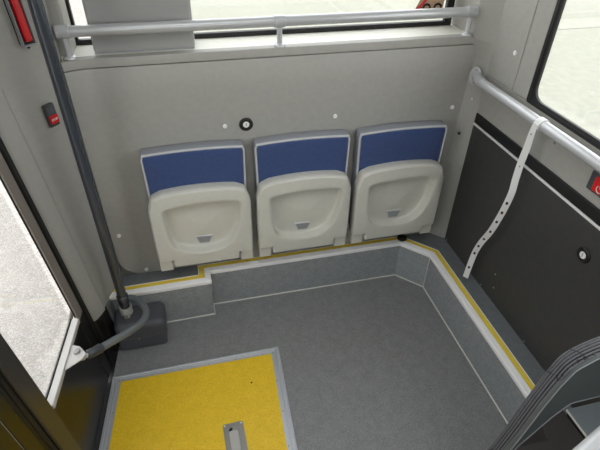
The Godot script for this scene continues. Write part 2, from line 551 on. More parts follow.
func side_wall() -> void:
	var w := struct_root("wall_right", "grey side wall with black lower panel below the window")
	box_part(w, "wall_band", M.wall, Vector3(XR, 0.852, 0.07), Vector3(XR + 0.014, 1.005, 3.3), 0.003)
	box_part(w, "wall_post", M.wall, Vector3(XR, 1.005, 0.07), Vector3(XR + 0.08, 2.2, 0.236), 0.004)
	box_part(w, "wall_post", M.wall, Vector3(XR - 0.002, 1.005, 0.240), Vector3(XR + 0.014, 2.2, 0.322), 0.006)
	box_part(w, "wall_post", M.wall, Vector3(XR, 1.005, 1.75), Vector3(XR + 0.08, 2.2, 3.3), 0.004)
	box_part(w, "wall_header", M.wall, Vector3(XR, 1.99, 0.322), Vector3(XR + 0.08, 2.2, 1.75), 0.004)
	box_part(w, "wall_core", M.wall, Vector3(XR + 0.02, -0.06, 0.07), Vector3(XR + 0.08, 0.852, 3.3), 0.001)
	# black panel in two sheets with the white strip between
	box_part(w, "kick_panel", M.black_panel, Vector3(XR - 0.004, LEDGE, 0.071), Vector3(XR + 0.02, 0.802, 3.3), 0.003)
	box_part(w, "kick_panel", M.black, Vector3(XR - 0.004, 0.811, 0.071), Vector3(XR + 0.02, 0.852, 3.3), 0.003)
	box_part(w, "white_strip", M.white_strip, Vector3(XR - 0.006, 0.802, 0.071), Vector3(XR + 0.02, 0.811, 3.3), 0.002)
	stud(w, "rivet_cap", M.cap_white, Vector3(XR, 1.127, 0.2), Vector3.LEFT, 0.0085, 0.005)
	stud(w, "rivet_cap", M.tag_grey, Vector3(XR, 0.94, 0.505), Vector3.LEFT, 0.005, 0.003)
	for s in [[0.33, 0.46], [0.215, 0.40], [0.215, 0.09], [0.27, 0.475], [0.215, 0.71]]:
		stud(w, "rivet_head", M.tag_grey, Vector3(XR - 0.004, s[0], s[1]), Vector3.LEFT, 0.004, 0.002)
	# the window with rounded corners
	var win := struct_root("window_3", "large side window with rounded black gasket")
	var hole := [Vector2(-1.752, 1.003), Vector2(-0.320, 1.003), Vector2(-0.320, 1.992), Vector2(-1.752, 1.992)]
	var c := Vector2(-1.0, 1.5)
	var inn := rounded([Vector2(-1.72, 1.022), Vector2(-0.342, 1.022), Vector2(-0.342, 1.97), Vector2(-1.72, 1.97)], 0.05, 8)
	# denser at the corners than by even angle: walk the inner outline and take the hole's edge by direction
	var out := []
	for p in inn:
		var d: Vector2 = p - c
		var t := 1e9
		if absf(d.x) > 1e-6: t = minf(t, ((-0.320 if d.x > 0 else -1.752) - c.x) / d.x)
		if absf(d.y) > 1e-6: t = minf(t, ((1.992 if d.y > 0 else 1.003) - c.y) / d.y)
		out.append(c + d * t)
	var b := Basis(Vector3(0, 0, -1), Vector3.UP, Vector3.LEFT)
	var o := Vector3(XR, 0, 0)
	var mb := MB.new()
	var mid := []
	for j in inn.size(): mid.append(inn[j].lerp(out[j], 0.45))
	mb.loft([MB.lift(out, 0.0, o, b), MB.lift(mid, -0.001, o, b), MB.lift(mid, -0.003, o, b), MB.lift(inn, -0.005, o, b), MB.lift(inn, -0.014, o, b)], false, false, false)
	build(mb, "gasket", M.rubber, win)
	box_part(win, "glass_pane", M.glass, Vector3(XR + 0.010, 1.01, 0.33), Vector3(XR + 0.014, 1.985, 1.74), 0.0005)

func door_side() -> void:
	# pillar between rear wall and door
	var w := struct_root("wall_left", "grey door pillar with rounded beige edge")
	var mb := MB.new()
	var rings := []
	for k in 9:
		var v := 0.2 + 2.05 * k / 8.0
		var y: float = W(0, v).y
		var a := Vector3(-0.366, y, 0.018)
		var bb: Vector3 = W(-0.197, v, 0.004)
		var ring := [Vector3(-0.37, y, -0.03), a]
		for t in [0.25, 0.5, 0.75, 1.0]: ring.append(a.lerp(bb, t))
		ring.append_array([W(-0.188, v, 0.001), W(-0.182, v, 0.0), W(-0.176, v, 0.002), W(-0.165, v, 0.006), W(-0.15, v, 0.0125), W(-0.136, v, 0.021), W(-0.128, v, 0.029), W(-0.1255, v, 0.04), W(-0.1255, v, 0.09), W(-0.35, v, 0.09)])
		rings.append(ring)
	mb.loft(_flip(rings), true, true, true)
	build(mb, "pillar_cover", M.wall, w)
	wbox(w, "kick_block", M.rubber, -0.22, -0.13, 0.0, 0.199, 0.0, 0.09)
	wbox(w, "kick_block", M.ledge, -0.30, -0.20, 0.0, 0.2, -0.01, 0.09)
	# the dark line of the panel edge by the pillar
	mb = MB.new()
	mb.tube([Vector3(-0.366, 0.2, 0.0215), Vector3(-0.366, 0.7, 0.0215), Vector3(-0.366, 1.1, 0.0215)], 0.0015, 6)
	build(mb, "edge_joint", M.tag_grey, w)
	# rubber seals beside the leaf
	var s := struct_root("trim_4", "black rubber door seals beside the pillar")
	for q in [[-0.125, -0.106, 0.031], [-0.104, -0.088, 0.026], [-0.086, -0.068, 0.031], [-0.066, -0.045, 0.026]]:
		wbox(s, "seal_strip", M.rubber, q[0], q[1], 0.0, 2.05, q[2], 0.044, 0.005)
	door_leaf("door_1", -0.043, 0.418, true, "glazed door leaf with dark frame and glossy black lower panel")
	door_leaf("door_2", 0.461, 0.922, false, "second glazed door leaf meeting the bracketed leaf at a rubber seal")
	s = struct_root("trim_5", "black rubber seal where the door leaves meet")
	wbox(s, "seal_strip", M.rubber, 0.419, 0.439, 0.0, 2.05, 0.014, 0.045, 0.005)
	wbox(s, "seal_strip", M.rubber, 0.4405, 0.460, 0.0, 2.05, 0.014, 0.045, 0.005)
	# the wall beyond the door, out of the frame
	var far := struct_root("wall_door_side", "grey wall beyond the door")
	wbox(far, "wall_header", M.wall, -0.35, 0.95, 2.05, 2.25, 0.0, 0.09)
	wbox(far, "wall_post", M.wall, 0.926, 0.99, 0.0, 2.25, 0.0, 0.09)
	wbox(far, "wall_lower", M.wall, 0.99, 3.0, 0.0, 1.05, 0.0, 0.09)
	wbox(far, "wall_post", M.wall, 1.7, 3.0, 1.05, 2.05, 0.0, 0.09)
	wbox(far, "wall_header", M.wall, 0.99, 3.0, 2.05, 2.25, 0.0, 0.09)
	var win := struct_root("added_window_4", "unseen side window beyond the door, added for daylight")  # extra glazing put in out of view to brighten the inside
	wbox(win, "glass_pane", M.glass, 0.99, 1.7, 1.05, 2.05, 0.04, 0.044, 0.0005)
	# steel threshold under the leaves
	var t := struct_root("trim_6", "dark door threshold")
	wbox(t, "threshold", M.rubber, -0.35, 0.93, -0.06, -0.002, 0.0, 0.09, 0.001)

func door_leaf(called: String, u0: float, u1: float, bracket: bool, label: String) -> void:
	var d := struct_root(called, label)
	var sill := 0.347 if bracket else 0.80
	wbox(d, "stile", M.stile if bracket else M.frame_brown, u0, u0 + 0.049, sill, 2.04, 0.008, 0.0145, 0.003)
	wbox(d, "stile_foot", M.gloss_black, u0, u0 + 0.049, 0.012, sill - 0.0005, 0.010, 0.0145, 0.002)
	wbox(d, "stile_bead", M.rubber, u0 + 0.002, u0 + 0.0515, sill + 0.02, 2.03, 0.0146, 0.018, 0.001)
	wbox(d, "stile_core", M.frame_brown, u0, u0 + 0.012, 0.012, 2.04, 0.0182, 0.036, 0.003)
	wbox(d, "stile", M.frame_brown, u1 - 0.070, u1, 0.012, 2.04, 0.006, 0.045, 0.006)
	wbox(d, "bottom_rail", M.frame_light, u0 + 0.0495, u1 - 0.0705, sill, sill + 0.0175, 0.005, 0.030, 0.003)
	wbox(d, "glass_bead", M.rubber, u0 + 0.0495, u1 - 0.0705, sill + 0.008, sill + 0.021, 0.0302, 0.036, 0.002)
	wbox(d, "top_rail", M.frame_brown, u0 + 0.0495, u1 - 0.0705, 1.99, 2.04, 0.012, 0.04, 0.004)
	wbox(d, "lower_panel", M.gloss_black, u0 + 0.0495, u1 - 0.0705, 0.012, sill - 0.0005, 0.012, 0.04, 0.002)
	wbox(d, "glass_pane", M.glass, u0 + 0.052, u1 - 0.0705, sill + 0.019, 1.99, 0.031, 0.035, 0.0005)
	if bracket:
		# a level plate that stands out from the rail
		var q := rounded([Vector2(-0.483, -0.474), Vector2(-0.447, -0.491), Vector2(-0.424, -0.524), Vector2(-0.434, -0.546), Vector2(-0.487, -0.582)], [0.004, 0.012, 0.012, 0.012, 0.004], 5)
		q.reverse()
		var mb := MB.new()
		mb.prism(q, 0.352, 0.357, 0.0012, Vector3.ZERO, Basis(Vector3.RIGHT, Vector3(0, 0, -1), Vector3.UP))
		var br := build(mb, "arm_bracket", M.frame_light, d)
		stud(br, "bolt_head", M.steel, Vector3(-0.453, 0.357, 0.514), Vector3.UP, 0.011, 0.008)

func shell() -> void:
	var c := struct_root("ceiling", "white bus ceiling")
	box_part(c, "ceiling_panel", M.ceiling, Vector3(-1.1, 2.2, -0.25), Vector3(1.3, 2.3, 0.75), 0.002)
	box_part(c, "ceiling_panel", M.ceiling, Vector3(-1.1, 2.2, 1.75), Vector3(1.3, 2.3, 3.5), 0.002)
	box_part(c, "ceiling_panel", M.ceiling, Vector3(-1.1, 2.2, 0.75), Vector3(-0.35, 2.3, 1.75), 0.002)
	box_part(c, "ceiling_panel", M.ceiling, Vector3(0.65, 2.2, 0.75), Vector3(1.3, 2.3, 1.75), 0.002)
	var rw := struct_root("added_window_6", "glazed roof opening added out of view to light the bus from above")  # invented opening, out of view, sends daylight down on floor and nosing
	box_part(rw, "glass_pane", M.glass, Vector3(-0.35, 2.26, 0.75), Vector3(0.65, 2.264, 1.75), 0.0005)
	var w := struct_root("wall_front", "grey end wall facing the fold-up seats")
	box_part(w, "wall_lower", M.wall, Vector3(-1.0, -0.06, 3.3), Vector3(1.3, 1.05, 3.4))
	box_part(w, "wall_header", M.wall, Vector3(-1.0, 2.0, 3.3), Vector3(1.3, 2.2, 3.4))
	box_part(w, "wall_post", M.wall, Vector3(-1.0, 1.05, 3.3), Vector3(-0.78, 2.0, 3.4))
	box_part(w, "wall_post", M.wall, Vector3(0.7, 1.05, 3.3), Vector3(1.3, 2.0, 3.4))
	var win := struct_root("added_window_5", "unseen end window added to light the fold-up seats from the front")  # unseen opening, added and sized for frontal daylight on the rear wall
	box_part(win, "glass_pane", M.glass, Vector3(-0.78, 1.05, 3.35), Vector3(0.7, 2.0, 3.354), 0.0005)

func floor_hatch() -> void:
	var t := thing("floor_hatch", "yellow floor ramp hatch in an aluminium frame with recessed pull handle", "hatch", Vector3(0, 0, 0.361))
	# corners in plan, z from the hatch's far edge
	var zl := 0.361
	var xr0 := 0.243; var xl0 := -0.425
	var kr := -0.052; var kl := -0.098
	var len := 0.95
	var fw := 0.036
	var P := func(x: float, z: float, y: float) -> Vector3: return Vector3(x, y, z)
	# yellow sheet
	var mb := MB.new()
	var a: Vector3 = P.call(xl0 + fw + kl * fw, fw * 0.86, 0.0)
	var bq: Vector3 = P.call(xr0 - fw, fw * 0.86, 0.0)
	var cq: Vector3 = P.call(xr0 - fw + kr * len, len - fw, 0.0)
	var dq: Vector3 = P.call(xl0 + fw + kl * len, len - fw, 0.0)
	var up := Vector3(0, 0.004, 0)
	mb.quad(a + up, bq + up, cq + up, dq + up, Vector3.UP)
	build(mb, "yellow_sheet", M.yellow, t)
	# frame rails: a flat flange with two raised ribs, one per side
	var prof := [[0.0, 0.0], [0.001, 0.0045], [0.007, 0.006], [0.010, 0.006], [0.012, 0.0038], [0.016, 0.0038], [0.018, 0.006], [0.021, 0.006], [0.023, 0.0045], [0.036, 0.0042], [0.037, 0.0]]
	var ol := Vector2(xl0, 0.0); var orr := Vector2(xr0, 0.0); var br := Vector2(xr0 + kr * len, len); var bl := Vector2(xl0 + kl * len, len)
	var il := Vector2(xl0 + fw + kl * fw, fw * 0.86); var ir := Vector2(xr0 - fw, fw * 0.86); var ibr := Vector2(xr0 - fw + kr * len, len - fw); var ibl := Vector2(xl0 + fw + kl * len, len - fw)
	for q in [[ol, orr, ir, il], [orr, br, ibr, ir], [br, bl, ibl, ibr], [bl, ol, il, ibl]]:
		mb = MB.new()
		var r0 := []
		var r1 := []
		for p in prof:
			var f: float = p[0] / 0.036
			var e0: Vector2 = q[0].lerp(q[3], f)
			var e1: Vector2 = q[1].lerp(q[2], f)
			r0.append(Vector3(e0.x, p[1], e0.y)); r1.append(Vector3(e1.x, p[1], e1.y))
		mb.loft([r1, r0], false, false, false, false)
		build(mb, "frame_rail", M.alu, t)
	# flange screws
	for k in 6:
		var f := (k + 0.35) / 6.0
		var e: Vector2 = ol.lerp(orr, f) + Vector2(0, 0.026)
		stud(t, "screw", M.steel, Vector3(e.x, 0.0042, e.y), Vector3.UP, 0.0028, 0.0012)
	for k in 7:
		var e2: Vector2 = orr.lerp(br, (k + 0.2) / 7.0) + Vector2(-0.029, 0)
		stud(t, "screw", M.steel, Vector3(e2.x, 0.0042, e2.y), Vector3.UP, 0.0028, 0.0012)
		var e3: Vector2 = ol.lerp(bl, (k + 0.2) / 7.0) + Vector2(0.028, 0)
		stud(t, "screw", M.steel, Vector3(e3.x, 0.0042, e3.y), Vector3.UP, 0.0028, 0.0012)
	# recessed pull
	var hz := 0.665 - zl
	var pl := rounded([Vector2(-0.037, -0.13), Vector2(0.037, -0.13), Vector2(0.037, 0.0), Vector2(-0.037, 0.0)], 0.007, 4)
	var hb := Basis(Vector3(1, 0, 0).rotated(Vector3.UP, 0.02), Vector3(0, 0, -1).rotated(Vector3.UP, 0.02), Vector3.UP)
	var ho := Vector3(0.011, 0.004, hz)
	var slot := rounded([Vector2(-0.024, -0.115), Vector2(0.018, -0.115), Vector2(0.018, -0.012), Vector2(-0.024, -0.012)], 0.018, 8)
	mb = MB.new()
	var cen := Vector2(-0.003, -0.064)
	var op := polar(pl, cen, 72); var sp := polar(slot, cen, 72)
	var sp2 := []
	var sp3 := []
	for p in sp:
		sp2.append(p + (p - cen).normalized() * 0.003); sp3.append(p - (p - cen).normalized() * 0.001)
	mb.loft([MB.lift(op, 0.0, ho, hb), MB.lift(op, 0.003, ho, hb), MB.lift(sp2, 0.0032, ho, hb), MB.lift(sp2, 0.0012, ho, hb), MB.lift(sp3, 0.0012, ho, hb)], false, true, false)
	var plate := build(mb, "pull_plate", M.steel, t)
	mb = MB.new()
	var lev := rounded([Vector2(-0.018, -0.11), Vector2(0.014, -0.11), Vector2(0.014, -0.03), Vector2(-0.018, -0.03)], 0.010, 6)
	mb.prism(lev, 0.0, 0.0035, 0.001, ho, hb)
	build(mb, "pull_lever", M.frame_light, plate)
	mb = MB.new()
	mb.prism(rounded([Vector2(-0.02, -0.03), Vector2(-0.006, -0.029), Vector2(-0.002, -0.016), Vector2(-0.014, -0.018)], 0.004, 4), 0.0, 0.0018, 0.0004, ho, hb)
	build(mb, "finger_gap", M.rubber, plate)
	for q in [Vector2(-0.030, -0.007), Vector2(0.030, -0.007), Vector2(-0.030, -0.123), Vector2(0.030, -0.123)]:
		stud(plate, "screw", M.cap_white, ho + hb * Vector3(q.x, q.y, 0.003), Vector3.UP, 0.0035, 0.0012)
	stud(t, "screw", M.rubber, Vector3(0.105, 0.004, 0.15), Vector3.UP, 0.0035, 0.001)

func fold_seats() -> void:
	var labels := ["blue fold-up seat with cream folded pan, beside the door pole", "blue fold-up seat with cream folded pan, the middle one of three", "blue fold-up seat with cream folded pan, beside the black side panel"]
	var first: Node3D = null
	for i in 3:
		var s: Node3D
		if i == 0:
			s = make_fold_seat(labels[0]); first = s
		else:
			s = first.duplicate()
			s.name = numbered("fold_seat"); add_child(s)
			s.set_meta("label", labels[i])
		s.position = Vector3([0.0, 0.412, 0.824][i], 0.285, 0.0)

func make_fold_seat(label: String) -> Node3D:
	var t := thing("fold_seat", label, "seat", Vector3.ZERO, "fold-up seats on the rear wall")
	var o := Vector3(0, -0.285, 0)
	var I := Basis.IDENTITY
	# backrest shell, arched at the top
	var top := []
	for k in 9:
		var f := 1.0 - k / 4.0
		top.append(Vector2(0.1885 * f, 0.8085 - 0.008 * f * f))
	var ol := [Vector2(-0.180, 0.31), Vector2(0.180, 0.31)]
	ol.append_array(top)
	ol = rounded(ol, 0.008, 4)
	var c := Vector2(0, 0.55)
	var oo := polar(ol, c, 120)
	var mb := MB.new()
	mb.prism(oo, 0.0005, 0.058, 0.006, o, I)
	build(mb, "backrest_shell", M.seat_shell, t)
	# pale rim around the cushion
	mb = MB.new()
	var r1 := MB.inset(oo, 0.0005); var r2 := MB.inset(oo, 0.007)
	mb.loft([MB.lift(r1, 0.052, o, I), MB.lift(r1, 0.058, o, I), MB.lift(MB.inset(oo, 0.003), 0.0615, o, I), MB.lift(MB.inset(oo, 0.006), 0.0605, o, I), MB.lift(r2, 0.056, o, I)], false, false, true)
	build(mb, "backrest_rim", M.seat_rim, t)
	# blue cushion
	mb = MB.new()
	var q := []
	for e in [[0.0075, 0.052], [0.0075, 0.056], [0.0105, 0.0595], [0.017, 0.061]]:
		q.append(MB.lift(MB.inset(oo, e[0]), e[1], o, I))
	for e in [[0.85, 0.0618], [0.6, 0.0622], [0.3, 0.0625]]:
		var ring := []
		for p in MB.inset(oo, 0.017): ring.append(c + (p - c) * e[0])
		q.append(MB.lift(ring, e[1], o, I))
	mb.loft(q, false, true, true)
	build(mb, "backrest_cushion", M.fabric, t)
	# folded pan: rim, then a D-shaped dished recess
	var pt := []
	for k in 9:
		var f := 1.0 - k / 4.0
		pt.append(Vector2(0.140 * f, 0.664 - 0.010 * f * f))
	var po := [Vector2(-0.193, 0.334), Vector2(-0.136, 0.334), Vector2(-0.136, 0.300), Vector2(0.136, 0.300), Vector2(0.136, 0.334), Vector2(0.193, 0.334), Vector2(0.195, 0.45), Vector2(0.194, 0.585), Vector2(0.178, 0.637)]
	po.append_array(pt)
	po.append_array([Vector2(-0.178, 0.637), Vector2(-0.194, 0.585), Vector2(-0.195, 0.45)])
	po = rounded(po, [0.004, 0.002, 0.004, 0.004, 0.002, 0.004, 0.02, 0.05, 0.03, 0.03, 0, 0, 0, 0, 0, 0, 0, 0.03, 0.03, 0.05, 0.02], 6)
	var pc := Vector2(0, 0.47)
	var pp := polar(po, pc, 216)
	var rec := [Vector2(0.0, 0.366), Vector2(0.065, 0.374), Vector2(0.112, 0.408), Vector2(0.138, 0.47), Vector2(0.150, 0.54), Vector2(0.152, 0.592), Vector2(0.10, 0.601), Vector2(0.0, 0.605), Vector2(-0.09, 0.598), Vector2(-0.142, 0.588), Vector2(-0.142, 0.53), Vector2(-0.136, 0.45), Vector2(-0.118, 0.40), Vector2(-0.065, 0.374)]
	rec = rounded(rec, [0.1, 0.1, 0.08, 0.1, 0.1, 0.018, 0.1, 0.2, 0.1, 0.022, 0.1, 0.1, 0.06, 0.1], 6)
	var rp := polar(rec, pc, 216)
	mb = MB.new()
	q = []
	for e in [[0.001, 0.062], [0.0, 0.066], [0.0, 0.094], [0.0012, 0.100], [0.004, 0.106], [0.008, 0.110]]:
		q.append(MB.lift(MB.inset(pp, e[0]), e[1], o, I))
	for e in [[-0.013, 0.113], [-0.004, 0.113], [-0.001, 0.111], [0.0005, 0.105], [0.002, 0.082], [0.004, 0.0755], [0.008, 0.0725], [0.014, 0.072]]:
		q.append(MB.lift(MB.inset(rp, e[0]), e[1], o, I))
	for e in [[0.85, 0.0715], [0.6, 0.074], [0.35, 0.078], [0.12, 0.080]]:
		var ring := []
		for p in MB.inset(rp, 0.014): ring.append(pc + (p - pc) * e[0])
		q.append(MB.lift(ring, e[1], o, I))
	mb.loft(q, true, true, true)
	var pan := build(mb, "seat_pan", M.pan, t)
	# grey trapezoid grip plate
	mb = MB.new()
	mb.prism(rounded([Vector2(-0.024, 0.388), Vector2(0.020, 0.386), Vector2(0.034, 0.423), Vector2(-0.036, 0.426)], 0.003, 3), 0.07, 0.0795, 0.0012, o, I)
	build(mb, "grip_frame", M.seat_rim, pan)
	mb = MB.new()
	mb.prism(rounded([Vector2(-0.021, 0.3915), Vector2(0.0175, 0.3895), Vector2(0.029, 0.4195), Vector2(-0.031, 0.4225)], 0.002, 3), 0.07, 0.0805, 0.0006, o, I)
	build(mb, "grip_plate", M.tag_grey, pan)
	# hinge blocks at the lower corners
	for s in [-1.0, 1.0]:
		mb = MB.new()
		mb.rbox(o + Vector3(s * 0.166, 0.305, 0.049), Vector3(0.052, 0.052, 0.094), 0.005)
		build(mb, "hinge_block", M.pan, t)
	mb = MB.new()
	mb.rbox(o + Vector3(0, 0.304, 0.03), Vector3(0.28, 0.03, 0.056), 0.008)
	build(mb, "hinge_bar", M.pan, t)
	return t

func rails() -> void:
	# along the rear window
	var t := thing("handrail", "light grey tubular handrail on three brackets above the rear window sill", "handrail", Vector3(0.35, 1.131, -0.012))
	var y := 1.212 - 1.13
	var mb := MB.new()
	mb.tube([Vector3(-0.70, y, 0), Vector3(0.0, y, 0), Vector3(0.705, y, 0)], 0.0175, 20)
	build(mb, "tube", M.rail, t)
	for x in [-0.69, -0.012, 0.70]:
		mb = MB.new()
		mb.tube([Vector3(x - 0.019, y, 0), Vector3(x - 0.018, y, 0), Vector3(x + 0.018, y, 0), Vector3(x + 0.019, y, 0)], [0.0195, 0.0205, 0.0205, 0.0195], 20)
		mb.tube([Vector3(x, y - 0.008, 0), Vector3(x, 0.006, 0)], 0.0095, 14)
		mb.tube([Vector3(x, 0.010, 0), Vector3(x, 0.006, 0), Vector3(x, 0.0005, 0)], [0.012, 0.019, 0.020], 18)
		var br := build(mb, "bracket", M.rail, t)
		for s in [-1, 1]: stud(br, "screw", M.steel, Vector3(x + s * 0.0145, 0.0035, 0.004), Vector3.UP, 0.003, 0.003)
	# along the side window
	t = thing("handrail", "light grey tubular handrail along the side window, a white strap hanging from it", "handrail", Vector3(1.075, 0.994, 0.09))
	mb = MB.new()
	mb.tube([Vector3(0, 0, 0.012), Vector3(0, 0, 1.2), Vector3(0, 0, 2.5)], 0.0175, 20)
	build(mb, "tube", M.rail, t)
	mb = MB.new()
	mb.tube([Vector3(0.012, 0.002, -0.034), Vector3(0.006, 0.0, -0.01), Vector3(0, 0, 0.012), Vector3(0, 0, 0.03)], [0.016, 0.0185, 0.0195, 0.0195], 20)
	var fl := build(mb, "end_socket", M.rail, t)
	mb = MB.new()
	var nb := disc_basis(Vector3(-0.72, 0, 0.69).normalized())
	var oval := []
	for k in 24: oval.append(Vector2(cos(TAU * k / 24) * 0.022, sin(TAU * k / 24) * 0.036))
	mb.prism(oval, -0.001, 0.004, 0.0015, Vector3(0.013, 0.0, -0.0425), nb)
	build(mb, "flange", M.rail, fl)
	for s in [-1, 1]: stud(fl, "screw", M.tag_grey, Vector3(0.011, s * 0.026, -0.0395), nb.z, 0.0045, 0.003)
	# foot brackets on the wall
	for z in [1.25, 2.4]:
		mb = MB.new()
		mb.tube([Vector3(0, -0.005, z), Vector3(0.02, -0.03, z), Vector3(0.0445, -0.035, z)], 0.009, 12)
		build(mb, "bracket", M.rail, t)
	# white strap
	strap()

func strap() -> void:
	var t := thing("strap", "white plastic strap with punched holes hanging from the side window handrail", "strap", Vector3(1.075, 0.994, 0.475))
	# band around the rail
	var mb := MB.new()
	var rings := []
	for q in [[-0.0125, 0.0183], [-0.0125, 0.0205], [0.0125, 0.0205], [0.0125, 0.0183], [-0.0125, 0.0183]]:
		var r := []
		for k in 28:
			var a := TAU * k / 28
			r.append(Vector3(cos(a) * q[1], sin(a) * q[1], q[0]))
		rings.append(r)
	mb.loft(rings, false, false, false)
	build(mb, "loop", M.strap, t)
	# hanging tail
	var pts := [Vector3(-0.0215, 0.004, 0), Vector3(-0.0205, -0.028, -0.005), Vector3(-0.016, -0.088, -0.011), Vector3(-0.015, -0.151, -0.016), Vector3(-0.015, -0.211, -0.015), Vector3(-0.015, -0.262, -0.012), Vector3(-0.015, -0.327, -0.02), Vector3(-0.015, -0.39, -0.033), Vector3(-0.015, -0.466, -0.053), Vector3(-0.015, -0.55, -0.086), Vector3(-0.015, -0.627, -0.104), Vector3(-0.015, -0.76, -0.113)]
	var path := spline(pts, 8)
	rings = []
	var frames := []
	for i in path.size():
		var tg: Vector3 = (path[mini(i + 1, path.size() - 1)] - path[maxi(i - 1, 0)]).normalized()
		var f := float(i) / path.size()
		var wd := Vector3(0.75 * smoothstep(0.02, 0.3, f), 0, 1).normalized()
		wd = (wd - tg * wd.dot(tg)).normalized()
		var nn := wd.cross(tg).normalized()
		var hw := 0.0115
		rings.append([path[i] - wd * hw - nn * 0.001, path[i] + wd * hw - nn * 0.001, path[i] + wd * hw + nn * 0.001, path[i] - wd * hw + nn * 0.001])
		frames.append([path[i], nn if nn.x < 0 else -nn, tg])
	mb = MB.new()
	mb.loft(rings, true, true, false)
	build(mb, "strap_tail", M.strap, t)
	for i in [46, 52, 58, 64, 69, 74, 79, 84]:
		mb = MB.new()
		var fr: Array = frames[i]
		var z: Vector3 = fr[1]
		var y: Vector3 = fr[2]
		var b := Basis(y.cross(z).normalized(), y, z)
		mb.prism(rounded([Vector2(-0.0042, -0.0065), Vector2(0.0042, -0.0065), Vector2(0.0042, 0.0065), Vector2(-0.0042, 0.0065)], 0.003, 3), -0.0013, 0.0013, 0.0002, fr[0], b)
		build(mb, "punched_hole", M.rubber, t)
	for i in [9, 25]:
		var fr: Array = frames[i]
		stud(t, "snap_rivet", M.tag_grey, fr[0], fr[1], 0.003, 0.002)

func door_gear() -> void:
	var t := thing("door_pole", "tall dark steel door pole with a curved arm reaching to the door leaf", "pole", Vector3(-0.351, 0.1475, 0.165))
	var mb := MB.new()
	mb.tube([Vector3(0, 0.0, 0), Vector3(0, 1.0, 0), Vector3(0, 2.052, 0)], 0.0185, 24)
	build(mb, "shaft", M.pole, t)
	mb = MB.new()
	mb.tube([Vector3(0, 0.0, 0), Vector3(0, 0.002, 0), Vector3(0, 0.034, 0), Vector3(0, 0.037, 0)], [0.023, 0.025, 0.025, 0.022], 20)
	mb.rbox(Vector3(0.004, 0.018, 0.028), Vector3(0.022, 0.030, 0.022), 0.003)
	var cl := build(mb, "clamp", M.frame_light, t)
	stud(cl, "bolt_head", M.steel, Vector3(0.004, 0.018, 0.038), Vector3.BACK, 0.006, 0.006)
	mb = MB.new()
	mb.tube([Vector3(0, 0.062, 0), Vector3(0, 0.064, 0), Vector3(0, 0.10, 0), Vector3(0, 0.102, 0)], [0.021, 0.0225, 0.0225, 0.021], 20)
	build(mb, "collar", M.pole, t)
	var o := Vector3(-0.351, 0.1475, 0.165)
	var arm := spline([Vector3(-0.345, 0.216, 0.16) - o, Vector3(-0.325, 0.222, 0.16) - o, Vector3(-0.292, 0.228, 0.185) - o, Vector3(-0.265, 0.238, 0.24) - o, Vector3(-0.257, 0.247, 0.288) - o, Vector3(-0.269, 0.26, 0.338) - o, Vector3(-0.306, 0.279, 0.39) - o, Vector3(-0.351, 0.3, 0.439) - o, Vector3(-0.392, 0.322, 0.485) - o, Vector3(-0.422, 0.34, 0.519) - o], 6)
	mb = MB.new()
	mb.tube(arm, 0.0135, 16)
	var am := build(mb, "curved_arm", M.tube_grey, t)
	var a0: Vector3 = Vector3(-0.388, 0.3195, 0.480) - o
	var a1: Vector3 = Vector3(-0.424, 0.341, 0.521) - o
	mb = MB.new()
	mb.tube([a0, a0.lerp(a1, 0.06), a0.lerp(a1, 0.94), a1], [0.0150, 0.0165, 0.0165, 0.0145], 18)
	build(mb, "rubber_sleeve", M.housing, am)
	mb = MB.new()
	var e1: Vector3 = Vector3(-0.4385, 0.350, 0.526) - o
	mb.tube([a1, a1.lerp(e1, 0.5), e1], [0.009, 0.0075, 0.0075], 12)
	mb.tube([e1 + Vector3(0, 0.001, 0), e1 - Vector3(0, 0.014, 0)], 0.010, 14)
	build(mb, "ball_joint", M.frame_light, am)
	# the drive housing on the floor
	t = thing("door_drive_box", "dark grey plastic door drive housing on the floor under the pole", "housing", Vector3(-0.305, 0, 0.181))
	mb = MB.new()
	mb.rbox(Vector3(0, 0.037, 0), Vector3(0.192, 0.072, 0.124), 0.014, Basis.IDENTITY, 4)
	build(mb, "lower_shell", M.drive_box, t)
	mb = MB.new()
	mb.rbox(Vector3(0.002, 0.101, 0), Vector3(0.200, 0.094, 0.128), 0.024, Basis.IDENTITY, 5)
	build(mb, "cover", M.drive_box, t)
	stud(t, "screw", M.steel, Vector3(-0.01, 0.066, 0.0635), Vector3.BACK, 0.0035, 0.002)
	# small dark stop on the nosing in the corner
	t = thing("rubber_stop", "small round black rubber stop on the ledge corner", "stop", Vector3(0.914, LEDGE + 0.004, 0.030))
	mb = MB.new()
	mb.tube([Vector3(0, 0, 0), Vector3(0, 0.003, 0), Vector3(0, 0.012, 0), Vector3(0, 0.017, 0), Vector3(0, 0.018, 0)], [0.021, 0.023, 0.022, 0.015, 0.004], 22)
	build(mb, "stop_body", M.rubber, t)

func face_frame(v: float) -> Array:
	# the pillar face between the rear wall and the door edge at height v: [far point, near point, basis]
	var a := Vector3(-0.366, W(0, v).y, 0.018)
	var b: Vector3 = W(-0.197, v, 0.004)
	var x := (a - b).normalized()
	var a2 := Vector3(-0.366, W(0, v + 0.1).y, 0.018)
	var b2: Vector3 = W(-0.197, v + 0.1, 0.004)
	var y := ((a2 + b2) - (a + b)).normalized()
	var z := x.cross(y).normalized()
	return [a, b, Basis(y.cross(z).normalized(), y, z)]

func text_part(parent: Node, called: String, txt: String, size: float, m: Material, at: Vector3, b: Basis) -> void:
	var tm := TextMesh.new()
	var f := SystemFont.new()
	f.font_names = PackedStringArray(["Droid Sans"])
	f.font_weight = 700
	tm.font = f; tm.text = txt; tm.font_size = 64; tm.pixel_size = size / 64.0; tm.depth = 0.0006
	var o := MeshInstance3D.new()
	o.mesh = tm; o.material_override = m; o.name = called
	parent.add_child(o, true)
	o.transform = Transform3D(b, at)

